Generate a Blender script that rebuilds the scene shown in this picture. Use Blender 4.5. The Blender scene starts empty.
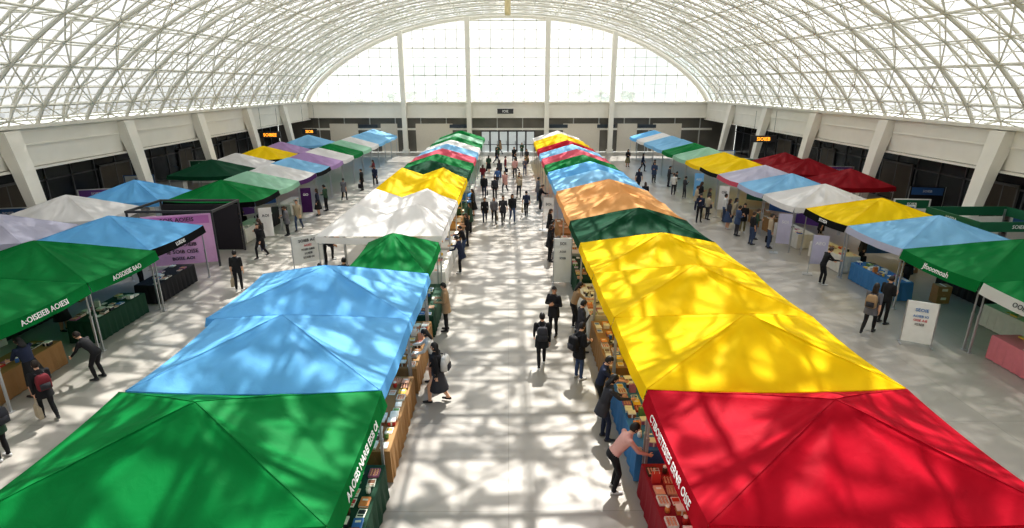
import bpy, bmesh, math, random
from mathutils import Vector, Matrix
random.seed(11)
SC=bpy.context.scene; COL=SC.collection
try:
    SC.view_settings.view_transform='Standard'
    SC.view_settings.look='Medium High Contrast'
except Exception: pass
pi=math.pi
# ------------------------------------------------------------------ helpers
class MB:
    def __init__(s): s.v=[];s.f=[];s.m=[]
    def add(s,vs,fs,m=0):
        o=len(s.v); s.v+= [tuple(v) for v in vs]
        for f in fs: s.f.append([i+o for i in f]); s.m.append(m)
    def box(s,cx,cy,cz,sx,sy,sz,m=0,R=None,tx=1,ty=1):
        vs=[]
        for z in(-.5,.5):
            k=(tx,ty) if z>0 else (1,1)
            for x,y in((-.5,-.5),(.5,-.5),(.5,.5),(-.5,.5)):
                p=Vector((x*sx*k[0],y*sy*k[1],z*sz))
                if R: p=R@p
                vs.append(p+Vector((cx,cy,cz)))
        s.add(vs,[(3,2,1,0),(4,5,6,7),(0,1,5,4),(1,2,6,5),(2,3,7,6),(3,0,4,7)],m)
    def rings(s,rings,m=0,caps=True):
        n=len(rings[0]);vs=[p for r in rings for p in r];fs=[]
        for i in range(len(rings)-1):
            for j in range(n):
                k=(j+1)%n
                fs.append((i*n+j,i*n+k,(i+1)*n+k,(i+1)*n+j))
        if caps:
            fs.append(tuple(range(n-1,-1,-1)));fs.append(tuple((len(rings)-1)*n+j for j in range(n)))
        s.add(vs,fs,m)
    def tube(s,pts,rad,n=6,m=0,caps=True):
        pts=[Vector(p) for p in pts]
        if not isinstance(rad,(list,tuple)): rad=[rad]*len(pts)
        rr=[];ref=None
        for i,p in enumerate(pts):
            d=(pts[min(i+1,len(pts)-1)]-pts[max(i-1,0)]).normalized()
            if ref is None: ref=Vector((0,0,1)) if abs(d.z)<.9 else Vector((1,0,0))
            a=d.cross(ref).normalized(); b=a.cross(d).normalized(); ref=b
            rr.append([p+(a*math.cos(2*pi*k/n)-b*math.sin(2*pi*k/n))*rad[i] for k in range(n)])
        s.rings(rr,m,caps)
    def capsule(s,p0,p1,r0,r1,n=12,m=0,ex=1):
        p0=Vector(p0);p1=Vector(p1);d=(p1-p0).normalized();pts=[];rd=[]
        for a in(-80,-50,-20): pts.append(p0+d*r0*math.sin(math.radians(a)));rd.append(r0*math.cos(math.radians(a)))
        pts.append(p0.lerp(p1,.5));rd.append((r0+r1)/2*ex)
        for a in(20,50,80): pts.append(p1+d*r1*math.sin(math.radians(a)));rd.append(r1*math.cos(math.radians(a)))
        s.tube(pts,rd,n,m)
    def ell(s,c,r,M=None,n=14,k=9,m=0):
        rr=[];c=Vector(c)
        for i in range(k+1):
            a=-pi/2+pi*(i+.02)/(k+.04)
            ring=[]
            for j in range(n):
                t=2*pi*j/n
                p=Vector((r[0]*math.cos(a)*math.cos(t),r[1]*math.cos(a)*math.sin(t),r[2]*math.sin(a)))
                if M: p=M@p
                ring.append(c+p)
            rr.append(ring)
        s.rings(rr,m)
    def lathe(s,prof,cx=0,cy=0,cz=0,n=14,m=0):
        s.rings([[Vector((cx+r*math.cos(2*pi*j/n),cy+r*math.sin(2*pi*j/n),cz+z)) for j in range(n)] for r,z in prof],m)
    def mesh(s,name,smooth=False,mats=()):
        me=bpy.data.meshes.new(name);me.from_pydata(s.v,[],s.f)
        for p,mi in zip(me.polygons,s.m): p.material_index=mi;p.use_smooth=smooth
        for x in mats: me.materials.append(x)
        me.update();return me
def O(name,me,parent=None,loc=(0,0,0),rot=0,label=None,cat=None,group=None,kind=None,mats=None):
    o=bpy.data.objects.new(name,me);COL.objects.link(o)
    if parent: o.parent=parent
    o.location=loc
    o.rotation_euler=(0,0,rot) if not isinstance(rot,tuple) else rot
    if label:o["label"]=label
    if cat:o["category"]=cat
    if group:o["group"]=group
    if kind:o["kind"]=kind
    if mats:
        for i,m in enumerate(mats):
            if m is None or i>=len(o.material_slots): continue
            o.material_slots[i].link='OBJECT';o.material_slots[i].material=m
    return o
_mc={}
def M(name,col,rough=.6,metal=0,var=.08,scale=6,bump=0,emit=0,transl=0,spec=.5):
    if name in _mc:return _mc[name]
    m=bpy.data.materials.new(name);m.use_nodes=True;nt=m.node_tree;N=nt.nodes;L=nt.links
    b=N["Principled BSDF"];out=N["Material Output"]
    tc=N.new("ShaderNodeTexCoord");no=N.new("ShaderNodeTexNoise");no.inputs["Scale"].default_value=scale;no.inputs["Detail"].default_value=4
    L.new(tc.outputs["Object"],no.inputs["Vector"])
    mx=N.new("ShaderNodeMix");mx.data_type='RGBA'
    mx.inputs[6].default_value=tuple(max(0,x*(1-var)) for x in col)+(1,);mx.inputs[7].default_value=tuple(min(1,x*(1+var)) for x in col)+(1,)
    L.new(no.outputs[0],mx.inputs[0]);L.new(mx.outputs[2],b.inputs["Base Color"])
    b.inputs["Roughness"].default_value=rough;b.inputs["Metallic"].default_value=metal
    b.inputs["Specular IOR Level"].default_value=spec
    if emit:
        L.new(mx.outputs[2],b.inputs["Emission Color"]);b.inputs["Emission Strength"].default_value=emit
    if bump:
        wv=N.new("ShaderNodeTexNoise");wv.inputs["Scale"].default_value=3.2;wv.inputs["Detail"].default_value=5;wv.inputs["Distortion"].default_value=1.2
        L.new(tc.outputs["Object"],wv.inputs["Vector"])
        bp=N.new("ShaderNodeBump");bp.inputs["Strength"].default_value=bump;bp.inputs["Distance"].default_value=.04
        L.new(wv.outputs[0],bp.inputs["Height"]);L.new(bp.outputs[0],b.inputs["Normal"])
    if transl:
        t=N.new("ShaderNodeBsdfTranslucent");L.new(mx.outputs[2],t.inputs[0])
        ms=N.new("ShaderNodeMixShader");ms.inputs[0].default_value=transl
        L.new(b.outputs[0],ms.inputs[1]);L.new(t.outputs[0],ms.inputs[2]);L.new(ms.outputs[0],out.inputs[0])
    _mc[name]=m;return m
def sr(r,g,b):
    f=lambda x:((x/255+.055)/1.055)**2.4 if x>10 else x/255/12.92
    return (f(r),f(g),f(b))
FC={'green':sr(4,132,66),'dkgreen':sr(12,78,52),'blue':sr(120,190,240),'yellow':sr(255,216,4),'red':sr(190,6,42),'dkred':sr(146,12,30),
 'white':sr(236,234,232),'peach':sr(238,182,120),'ltblue':sr(146,200,236),'grey':sr(206,204,222),'pink':sr(220,100,118),'lilac':sr(184,154,198),'black':sr(22,24,26),'mint':sr(168,212,186),'purple':sr(92,50,110)}
FAB={k:M('fabric_'+k,v,rough=.65,var=.05,scale=2.5,bump=.3,transl=.42,spec=.2) for k,v in FC.items()}
white_steel=M('white_steel',sr(220,218,208),rough=.5,var=.04)
alu=M('aluminium',(.5,.51,.53),rough=.35,metal=.7,var=.05)
plaster=M('white_plaster',sr(230,226,216),rough=.75,var=.06,scale=1.2)
dark_glass=M('dark_glazing',(.03,.034,.04),rough=.18,var=.3,scale=.8)
dark_frame=M('dark_frame',(.05,.05,.055),rough=.5)
ink_white=M('lettering_white',(.85,.85,.85),rough=.6,var=.02)
ink_dark=M('lettering_dark',(.04,.04,.05),rough=.6,var=.02)
ink_red=M('lettering_red',(.6,.05,.05),rough=.6,var=.02)
ink_blue=M('lettering_blue',(.05,.2,.5),rough=.6,var=.02)
led=M('led_orange',(1,.35,.03),emit=2.2,var=.1)
# ------------------------------------------------------------------ text
_tx={}
def textmesh(st,size):
    k=(st,size)
    if k in _tx:return _tx[k]
    cu=bpy.data.curves.new('t','FONT');cu.body=st;cu.size=size;cu.extrude=.004;cu.offset=.002*size/.2;cu.align_x='CENTER';cu.align_y='CENTER';cu.resolution_u=2
    ob=bpy.data.objects.new('t',cu);COL.objects.link(ob);bpy.context.view_layer.update()
    me=bpy.data.meshes.new_from_object(ob.evaluated_get(bpy.context.evaluated_depsgraph_get()));me.name='lettering'
    bpy.data.objects.remove(ob);
    me.materials.clear();me.materials.append(ink_white)
    _tx[k]=me;return me
def text(st,size,parent,loc,face,mat=None,tilt=0.0):
    me=textmesh(st,size)
    o=O('lettering',me,parent)
    xa,nn={'+x':((0,1,0),(1,0,0)),'-x':((0,-1,0),(-1,0,0)),'-y':((1,0,0),(0,-1,0)),'+y':((-1,0,0),(0,1,0))}[face]
    nn=Vector(nn);up=Vector((0,0,1));n2=nn*math.cos(tilt)+up*math.sin(tilt);y2=up*math.cos(tilt)-nn*math.sin(tilt)
    o.matrix_local=Matrix.Translation(loc)@Matrix((xa,tuple(y2),tuple(n2))).transposed().to_4x4()
    if mat:
        o.material_slots[0].link='OBJECT';o.material_slots[0].material=mat
    return o
# ------------------------------------------------------------------ hall
W=24.0;Y0=-6.0;Y1=70.0;SPR=5.9;RISE=9.6
def rz(x):
    k=min(1,abs(x)/W);return SPR+RISE*max(0,1-k**2.2)**.75
def floor_mat():
    m=bpy.data.materials.new('polished_concrete');m.use_nodes=True;nt=m.node_tree;N=nt.nodes;L=nt.links;b=N["Principled BSDF"]
    tc=N.new("ShaderNodeTexCoord");br=N.new("ShaderNodeTexBrick");br.offset=0
    br.inputs["Scale"].default_value=1;br.inputs["Brick Width"].default_value=3;br.inputs["Row Height"].default_value=3;br.inputs["Mortar Size"].default_value=.012
    br.inputs["Color1"].default_value=sr(162,157,151)+(1,);br.inputs["Color2"].default_value=sr(158,154,148)+(1,);br.inputs["Mortar"].default_value=sr(145,142,136)+(1,)
    L.new(tc.outputs["Object"],br.inputs["Vector"])
    no=N.new("ShaderNodeTexNoise");no.inputs["Scale"].default_value=.9;no.inputs["Detail"].default_value=8;L.new(tc.outputs["Object"],no.inputs["Vector"])
    r=N.new("ShaderNodeValToRGB");r.color_ramp.elements[0].color=(.86,.86,.86,1);r.color_ramp.elements[1].color=(1.08,1.07,1.05,1);L.new(no.outputs[0],r.inputs[0])
    mx=N.new("ShaderNodeMix");mx.data_type='RGBA';mx.blend_type='MULTIPLY';mx.inputs[0].default_value=1
    L.new(br.outputs[0],mx.inputs[6]);L.new(r.outputs[0],mx.inputs[7]);L.new(mx.outputs[2],b.inputs["Base Color"]);b.inputs["Roughness"].default_value=.3
    return m
mb=MB();mb.add([(-28,Y0,0),(28,Y0,0),(28,Y1,0),(-28,Y1,0)],[(0,1,2,3)])
O('floor',mb.mesh('floor',mats=[floor_mat()]),kind='structure')
def glaze_mat(name,lo,hi,scale,side=False,tcol=.85):
    m=bpy.data.materials.new(name);m.use_nodes=True;nt=m.node_tree;N=nt.nodes;L=nt.links;N.remove(N["Principled BSDF"])
    tc=N.new("ShaderNodeTexCoord");no=N.new("ShaderNodeTexNoise");no.inputs["Scale"].default_value=scale;no.inputs["Detail"].default_value=3;no.inputs["Distortion"].default_value=.8
    L.new(tc.outputs["Object"],no.inputs["Vector"])
    r=N.new("ShaderNodeMapRange");r.inputs[1].default_value=.46;r.inputs[2].default_value=.53;r.inputs[3].default_value=lo;r.inputs[4].default_value=hi
    L.new(no.outputs[0],r.inputs[0]);fac=r.outputs[0]
    if side:
        sp=N.new("ShaderNodeSeparateXYZ");L.new(tc.outputs["Object"],sp.inputs[0]);ab=N.new("ShaderNodeMath");ab.operation='ABSOLUTE';L.new(sp.outputs[0],ab.inputs[0])
        r2=N.new("ShaderNodeMapRange");r2.inputs[1].default_value=8.5;r2.inputs[2].default_value=11.5;r2.inputs[3].default_value=1;r2.inputs[4].default_value=.16;L.new(ab.outputs[0],r2.inputs[0])  # clearness cut towards the sides to darken the outer aisles
        mu=N.new("ShaderNodeMath");mu.operation='MULTIPLY';L.new(fac,mu.inputs[0]);L.new(r2.outputs[0],mu.inputs[1]);fac=mu.outputs[0]
    t=N.new("ShaderNodeBsdfTranslucent");t.inputs[0].default_value=(tcol,tcol*1.01,tcol*1.01,1);tr=N.new("ShaderNodeBsdfTransparent");ms=N.new("ShaderNodeMixShader")
    L.new(fac,ms.inputs[0]);L.new(t.outputs[0],ms.inputs[1]);L.new(tr.outputs[0],ms.inputs[2]);L.new(ms.outputs[0],N["Material Output"].inputs[0]);return m
NP=28
def node(i,off=0.0,N=NP):
    ph=-1+2*i/N;x=W*math.sin(ph*pi/2)
    e=.05;x0=max(-W,x-e);x1=min(W,x+e);t=Vector((x1-x0,0,rz(x1)-rz(x0))).normalized();n=Vector((-t.z,0,t.x))
    p=Vector((x,0,rz(x)))+n*off;return p
OFF=1.3
yy=[Y0,Y1+1.0];mb=MB()
for i in range(NP):
    a=node(i,OFF+.25);b=node(i+1,OFF+.25)
    mb.add([(a.x,yy[0],a.z),(b.x,yy[0],b.z),(b.x,yy[1],b.z),(a.x,yy[1],a.z)],[(0,1,2,3)])
O('ceiling',mb.mesh('ceiling',mats=[glaze_mat('vault_glazing',.12,.97,1.3,True,.4)]),kind='structure')  # patchy clearness added to the glazing to dapple the sunlight below
mb=MB()
for i in range(NP+1):
    a=node(i,OFF+.18);mb.tube([(a.x,yy[0],a.z),(a.x,yy[1],a.z)],.05,4)
    if i<NP:
        b=node(i+1,OFF+.18);q=(a+b)/2;mb.tube([(q.x,yy[0],q.z),(q.x,yy[1],q.z)],.028,4)
y=Y0
while y<Y1+.5:
    mb.tube([(node(i,OFF+.18).x,y,node(i,OFF+.18).z) for i in range(NP+1)],.045,4);y+=1.75
O('trim_1',mb.mesh('trim_1',mats=[white_steel]),kind='structure')
mb=MB()
inn=[node(i) for i in range(NP+1)];out=[node(i,OFF) for i in range(NP+1)]
mb.tube(inn,.10,6);mb.tube(out,.075,6)
for i in range(NP):
    if i%2==0: mb.tube([inn[i],out[i+1]],.04,5);mb.tube([out[i+1],inn[i+2]],.04,5) if i+2<=NP else None
    mb.tube([inn[i+1],out[i+1]],.03,4)
tm=mb.mesh('arch_truss',mats=[white_steel])
SP=3.5;ny=int((Y1-Y0)/SP)
ribs=[Y0+.5+SP*k for k in range(ny+1)]
for y in ribs: O('arch_truss',tm,loc=(0,y,0),label="curved white tubular steel truss carrying the glazed vault",cat="roof truss",group="arch trusses of the vault")
mb=MB()
for i in range(0,NP+1):
    a=inn[i];mb.tube([(a.x,0,a.z),(a.x,SP,a.z)],.065 if i%2==0 else .045,5)
mb.tube([(q.x,SP/2,q.z) for q in inn],.05,5)
for i in range(0,NP):
    a=inn[i];d=inn[i+1]
    s0=0 if i%2==0 else SP/2
    mb.tube([(a.x,0 if i%2==0 else SP/2,a.z),(d.x,SP/2 if i%2==0 else 0,d.z)],.036,4)
    mb.tube([(a.x,SP if i%2==0 else SP/2,a.z),(d.x,SP/2 if i%2==0 else SP,d.z)],.036,4)
    if i%2==0:
        b=out[i+1];mb.tube([(a.x,SP/2,a.z),(b.x,SP/2,b.z),(inn[i+2].x,SP/2,inn[i+2].z)],.028,4)
bm_=mb.mesh('roof_bracing',mats=[white_steel])
for y in ribs[:-1]: O('roof_bracing',bm_,loc=(0,y,0),label="diagonal white steel bracing bars between two arch trusses",cat="roof bracing",group="bracing of the vault")
dim_interior=M('shop_interior_dim',sr(92,84,74),rough=.3,var=.3,scale=1.5)  # flat door panel colour stands in for a dimly lit shop interior
for sgn,nm in((-1,'left'),(1,'right')):
    mb=MB();mb.box(sgn*(W+.25),(Y0+Y1)/2,4.95,.5,Y1-Y0,2.1);mb.box(sgn*(W-.05),(Y0+Y1)/2,6.0,.5,Y1-Y0,.16);mb.box(sgn*(W-.02),(Y0+Y1)/2,3.95,.3,Y1-Y0,.12);mb.box(sgn*(W-.02),(Y0+Y1)/2,5.1,.1,Y1-Y0,.06)
    O('trim_2' if sgn<0 else 'trim_3',mb.mesh('band',mats=[plaster]),kind='structure')
    mb=MB();mb.box(sgn*(W+2),(Y0+Y1)/2,3.98,4,Y1-Y0,.12)
    O('trim_4' if sgn<0 else 'trim_5',mb.mesh('soffit',mats=[M('soffit_grey',sr(120,120,118))]),kind='structure')
    mb=MB();mb.box(sgn*(W+4),(Y0+Y1)/2,2,.2,Y1-Y0,4,0)
    y=Y0
    while y<Y1: mb.box(sgn*(W+3.87),y,1.95,.08,.1,3.9,1);y+=2.1
    mb.box(sgn*(W+3.87),(Y0+Y1)/2,2.5,.08,Y1-Y0,.1,1);mb.box(sgn*(W+3.86),(Y0+Y1)/2,3.65,.1,Y1-Y0,.5,2)
    O('wall_'+nm,mb.mesh('wall_'+nm,mats=[dark_glass,M('mullion_grey',(.14,.14,.15)),M('fascia_grey',(.16,.16,.16))]),kind='structure')
    for y in(18.9,27.4,36,44.5,53,61.5):
        mb=MB()
        a=[(W-.1,5.85,.6,.9),(W-.5,4.0,.45,.8),(W-1.1,0.0,.32,.6)]
        mb.rings([[Vector((sgn*x+sx*hx,sy*hy,z)) for sx,sy in((-1,-1),(1,-1),(1,1),(-1,1))] for x,z,hx,hy in[(q[0],q[1],q[2]*.6,q[3]*.5) for q in a]])
        mb.box(sgn*(W-1.1),0,.12,.6,.8,.24)
        O('column',mb.mesh('column',mats=[plaster]),loc=(0,y,0),label="white tapered leaning column supporting the side wall",cat="column",group="side wall columns")
    k=0
    for y,wd in ((24,2.6),(31,1.9),(40,3.2),(49,2),(57,2.8),(64,2)):
        k+=1
        mb=MB();mb.box(0,0,1.35,.06,wd,2.5,1);mb.box(0,-wd/2,1.35,.12,.1,2.7,0);mb.box(0,wd/2,1.35,.12,.1,2.7,0);mb.box(0,0,2.68,.12,wd+.1,.12,0);mb.box(0,0,1.35,.1,.06,2.6,0)
        O('door_%d'%(k+(10 if sgn<0 else 20)),mb.mesh('shopdoor',mats=[M('door_frame_grey',(.2,.2,.2)),dim_interior]),loc=(sgn*(W+3.78),y,0),kind='structure')
mb=MB();mb.box(0,Y0-.15,5,56,.3,10)
O('wall_back',mb.mesh('wall_back',mats=[plaster]),kind='structure')
mb=MB()
mb.box(0,Y1+.2,5.0,56,.5,1.7,0);mb.box(0,Y1-.1,5.9,48,.4,.15,0);mb.box(0,Y1-.1,4.15,48,.3,.12,0)
mb.box(0,Y1+.5,2.05,56,.3,4.1,1)
x=-23
while x<24: mb.box(x,Y1+.3,2.05,.12,.1,4.1,2);x+=3.1
mb.box(0,Y1+.3,2.75,50,.12,.25,0)
for x,wd in((-20,3.4),(-14.5,2),(-9,4.5),(9,4.5),(14.6,2.4),(19.5,3.5)): mb.box(x,Y1+.26,1.7,wd,.16,3.4,3)
for x in(-17,-6,6.2,12,17): mb.box(x,Y1+.24,3.1,2.2,.2,.4,4)
O('wall_far',mb.mesh('wall_far',mats=[plaster,M('far_glazing',(.15,.14,.12),rough=.3,var=.5,scale=.5),M('mullion_pale',(.5,.5,.48)),M('far_panel',sr(214,206,192)),M('far_sign',sr(60,70,80))]),kind='structure')
glassM=glaze_mat('window_glazing',.86,.95,.3,tcol=.95)
edges=[-24,-12.4,-4.65,4.65,12.4,24]
for w in range(5):
    xa,xb=edges[w],edges[w+1];mb=MB();nv=max(2,round((xb-xa)/1.3));st=(xb-xa)/nv
    for k in range(nv+1):
        x=xa+st*k;z=rz(x)
        if z>6.2: mb.box(x,Y1,(5.9+z)/2,.07,.1,z-5.9,0)
    z=5.98;q_=0
    while z<15.4:
        ins=[xa+(xb-xa)*q/60 for q in range(61) if rz(xa+(xb-xa)*q/60)>z]
        if len(ins)>1: mb.box((ins[0]+ins[-1])/2,Y1,z,ins[-1]-ins[0],.1,.14 if q_%3==0 else .055,0)
        z+=1.0;q_+=1
    q=24;vs=[];fs=[]
    for k in range(q+1):
        x=xa+(xb-xa)*k/q;vs+=[(x,Y1+.06,5.8),(x,Y1+.06,max(5.8,rz(x)+.0))]
    for k in range(q): fs.append((2*k,2*k+2,2*k+3,2*k+1))
    mb.add(vs,fs,1)
    O('window_%d'%(w+1),mb.mesh('window',mats=[M('mullion_white',sr(236,236,230),rough=.5,var=.02),glassM]),kind='structure')
for x in edges[1:5]:
    mb=MB();mb.box(0,0,rz(x)/2,.55,.55,rz(x));mb.box(0,0,.2,.75,.75,.4)
    O('column',mb.mesh('far_column',mats=[plaster]),loc=(x,Y1-.65,0),label="tall square white column rising to the arched window head",cat="column",group="end wall columns")
mb=MB();mb.tube([node(i,-.05)+Vector((0,Y1-.15,0)) for i in range(NP+1)],.28,6);mb.tube([node(i,1.2)+Vector((0,Y1-.1,0)) for i in range(NP+1)],.16,6)
O('trim_6',mb.mesh('arch_rim',mats=[plaster]),kind='structure')
dm=M('door_glow',sr(190,196,196),emit=.35)  # emission put in for the bright door openings; no lamp behind
for k in range(6):
    mb=MB();mb.box(0,0,1.25,1.0,.08,2.5,1);mb.box(-.5,-.05,1.25,.08,.1,2.5,0);mb.box(.5,-.05,1.25,.08,.1,2.5,0);mb.box(0,-.05,2.5,1.08,.1,.1,0);mb.box(0,-.05,.9,1.0,.1,.06,0);mb.box(.36,-.1,1.1,.04,.05,.5,0)
    O('door_%d'%(k+1),mb.mesh('door',mats=[dark_frame,dm]),loc=(-2.75+1.1*k,Y1+.28,0),kind='structure')
# outside
mb=MB();mb.add([(-300,Y1+2,-.6),(300,Y1+2,-.6),(300,500,-.6),(-300,500,-.6)],[(0,1,2,3)])
O('ground',mb.mesh('ground',mats=[M('pale_paving',sr(186,190,184))]),kind='structure')
mb=MB();hv=[];hf=[];n=60
for k in range(n+1):
    x=-200+400*k/n;z=20+4*math.sin(k*.33)+2*math.sin(k*.9+1)+2.5*random.random()
    hv+=[(x,330,-1),(x,350,z)]
for k in range(n): hf.append((2*k,2*k+2,2*k+3,2*k+1))
mb.add(hv,hf)
O('hillside',mb.mesh('hill',mats=[M('hazy_hill',sr(190,198,194),rough=1,emit=.42,scale=.08,var=.12)]),label="pale hazy tree-covered hillside seen through the end window",cat="hill")  # distance haze put into the pale, faintly glowing colour
treeM=M('hazy_tree',sr(186,192,184),rough=1,emit=.34,scale=1.2,var=.1)  # haze over the leaves painted as pale colour plus emission
for k in range(12):
    mb=MB();mb.tube([(0,0,0),(0,0,3.6)],[.25,.15],6,1);hh=random.uniform(4.2,6.0)
    for j in range(12): mb.ell((random.uniform(-1.9,1.9),random.uniform(-1,1),hh+random.uniform(-1.4,1.7)),(random.uniform(.6,1.1),.9,random.uniform(.5,.9)),n=8,k=6)
    O('tree',mb.mesh('tree',mats=[treeM,M('trunk',sr(170,164,156))]),loc=(-34+6.2*k+random.uniform(-.6,.6),125+random.uniform(-12,12),-.6),label="leafy tree paled by painted haze outside the end window",cat="tree",group="trees outside")
def hang_sign(x,y,z,w,st,size,face='-y',m=led,rodto=None):
    e=O('hanging_sign',None,loc=(x,y,z),label="dark hanging sign box with glowing orange lettering" if m is led else "small dark hanging direction sign with white lettering",cat="sign")
    mb=MB();mb.box(0,0,0,w,.15,.55);mb.box(0,0,.27,w+.08,.2,.05);O('sign_box',mb.mesh('sign_box',mats=[dark_frame]),e)
    if rodto:
        for q in(-1,1):
            mb=MB();mb.tube([(q*w*.4,0,.27),(q*w*.4,0,rodto-z)],.015,5);O('hanger_rod',mb.mesh('rod',mats=[dark_frame]),e)
    text(st,size,e,(0,-.09,0),face,m);return e
hang_sign(-23.0,55.6,3.3,2.0,"SOIBEE",.42,rodto=5.8);hang_sign(22.4,50,3.4,2.2,"SIOIEB",.42,rodto=5.8);hang_sign(-21.9,63.5,3.0,1.6,"SIOB",.4,rodto=5.8)
hang_sign(-.3,69.0,4.9,1.9,"IOIE",.4,m=ink_white)
e=O('pendant_lamp',None,loc=(0,40.2,0),label="slender yellowish cylindrical lamp hanging from the vault crown",cat="lamp")
mb=MB();mb.lathe([(.02,12.3),(.18,12.32),(.2,12.5),(.2,14.0),(.16,14.15),(.05,14.2)]);O('lamp_shade',mb.mesh('s',True,mats=[M('lamp_cream',sr(206,192,150),emit=.15)]),e)
mb=MB();mb.tube([(0,0,14.2),(0,0,15.45)],.02,6);O('cord',mb.mesh('c',mats=[dark_frame]),e)
# ------------------------------------------------------------------ tents
_cm={}
def lerp_tab(x,t):
    for (a,b),(c,d) in zip(t,t[1:]):
        if x<=c: return b+(d-b)*(x-a)/(c-a)
    return t[-1][1]
WIDE=[(0,.42),(.15,.46),(.3,.74),(.38,.95),(.46,.76),(.6,.42),(.72,.36),(.88,.66),(1,1)]
SIDE=[(0,.5),(.12,.45),(.35,.2),(.6,.4),(.85,.72),(1,1)]
def canopy_mesh(w,d,rise,n,seed=0,pk2=1):
    k=('c',round(w,2),round(d,2),rise,n,seed,pk2)
    if k in _cm:return _cm[k]
    rnd=random.Random(seed*7+3);ph=[rnd.uniform(0,6.28) for _ in range(8)];js=rnd.uniform(-.05,.05)
    def zf(u,v):
        if pk2>1:
            a_=max(0,1-abs(abs(u)-.5)/.5);ins=abs(u)<.5
            zx=a_ if not ins else .42+.58*a_
            s=1-min(zx,1-abs(v)) if not ins else 1-min(zx,(1-abs(v))*(.42+.58*a_)/max(.42,zx))
            zz=rise*(1-s) if not ins else rise*min(.42+.58*a_,1)*(1-abs(v)) if (1-abs(v))<a_ or True else 0
            if not ins: zz=rise*min(a_,1-abs(v))
            else: zz=rise*(1-abs(v))*(.55+.45*a_)
            return zz-.05*math.sin(pi*abs(v))*math.sin(pi*a_)
        au,av=abs(u),abs(v);s=max(au,av)
        if s==0: return rise*.97
        if av>=au: r=lerp_tab(min(1,abs(u/s+js*(1-au/s))),WIDE)
        else: r=lerp_tab(min(1,av/s),SIDE)
        ang=math.atan2(v,u)
        cap=math.sqrt(s*s+.0025)
        z=rise*max(0,(1-min(1,cap)))-.2*rise*(math.sin(pi*s)**.8 if 0<s<1 else 0)*(1-r)-.08*(s**6)*(1-(min(au,av)/s)**2)
        z+=.008*math.sin(13*ang+ph[0])*math.sin(pi*s)+.006*math.sin(5*u+ph[1])*math.sin(7*v+ph[2])*(1-s)+.005*math.sin(17*u+6*v+ph[4])*math.sin(pi*s)
        return z
    vs=[]
    for j in range(n+1):
        for i in range(n+1):
            u=-1+2*i/n;v=-1+2*j/n;vs.append((u*w/2,v*d/2,zf(u,v)))
    fs=[]
    for j in range(n):
        for i in range(n):
            a=j*(n+1)+i;b=a+1;c2=a+n+2;d2=a+n+1
            if (i-n/2+.5)*(j-n/2+.5)>0: fs+=[(a,b,c2),(a,c2,d2)]
            else: fs+=[(a,b,d2),(b,c2,d2)]
    mb=MB();mb.add(vs,fs)
    if n>20 and pk2==1:
        for dx,dy in [(sx,sy) for sx in(-1,1) for sy in(-1,1)]:
            mb.tube([(dx*t*w/2,dy*t*d/2,zf(dx*t,dy*t)-.001) for t in[q/12 for q in range(13)]],.007,4)
    me=mb.mesh('canopy',True,[FAB['white']])
    _cm[k]=me;return me
FL=.24
def valance_mesh(w,d,hh,detail):
    k=('v',round(w,2),round(d,2),hh,detail)
    if k in _cm:return _cm[k]
    mb=MB();n=14 if detail else 3
    for (x0,y0,x1,y1,nx,ny_) in((-w/2,-d/2,w/2,-d/2,0,-1),(w/2,-d/2,w/2,d/2,1,0),(w/2,d/2,-w/2,d/2,0,1),(-w/2,d/2,-w/2,-d/2,-1,0)):
        vs=[];fl=FL if nx else .04
        for i in range(n+1):
            t=i/n;x=x0+(x1-x0)*t;y=y0+(y1-y0)*t;wv=.010*math.sin(t*21) if detail else 0
            zt=-.08*(1-(2*t-1)**2)
            vs+=[(x,y,zt),(x+nx*hh/2*fl,y+ny_*hh/2*fl,zt-hh/2),(x+nx*(hh*fl+wv),y+ny_*(hh*fl+wv),zt-hh)]
        fs=[]
        for i in range(n):
            for q in(0,1): a=3*i+q;fs.append((a,a+1,a+4,a+3))
        mb.add(vs,fs)
    me=mb.mesh('valance',True,[FAB['white']]);_cm[k]=me;return me
def leg_mesh(h):
    k=('l',h)
    if k in _cm:return _cm[k]
    mb=MB();mb.box(0,0,h*.27,.05,.05,h*.54);mb.box(0,0,h*.75,.036,.036,h*.5);mb.box(0,0,.01,.13,.13,.02);mb.box(0,0,h*.54,.065,.065,.06);mb.box(0,0,h-.03,.07,.07,.06)
    me=mb.mesh('leg',mats=[alu]);_cm[k]=me;return me
def frame_mesh(w,d,rise):
    k=('f',round(w,2),round(d,2),rise)
    if k in _cm:return _cm[k]
    mb=MB();a=w/2-.07;b=d/2-.07
    for p,q in(((-a,-b),(a,-b)),((a,-b),(a,b)),((a,b),(-a,b)),((-a,b),(-a,-b))):
        for i in range(4):
            A=Vector((p[0]+(q[0]-p[0])*i/4,p[1]+(q[1]-p[1])*i/4,0));B=Vector((p[0]+(q[0]-p[0])*(i+1)/4,p[1]+(q[1]-p[1])*(i+1)/4,0))
            u=Vector((0,0,-.12));l=Vector((0,0,-.36))
            mb.tube([A+u,B+l],.012,4);mb.tube([A+l,B+u],.012,4)
    if rise<1.05:
        for x,y in((-a,-b),(a,-b),(a,b),(-a,b)): mb.tube([(x,y,-.1),(0,0,rise-.34)],.012,4)
        mb.tube([(0,0,rise-.6),(0,0,rise-.14)],.02,6)
    me=mb.mesh('frame',mats=[alu]);_cm[k]=me;return me
CN={'green':'green','dkgreen':'dark green','blue':'sky blue','yellow':'bright yellow','red':'crimson','dkred':'dark red','white':'white','peach':'peach','ltblue':'light blue','grey':'pale lavender grey','pink':'pink','lilac':'lilac','mint':'pale mint','black':'black','purple':'purple'}
tc_=0
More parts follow.
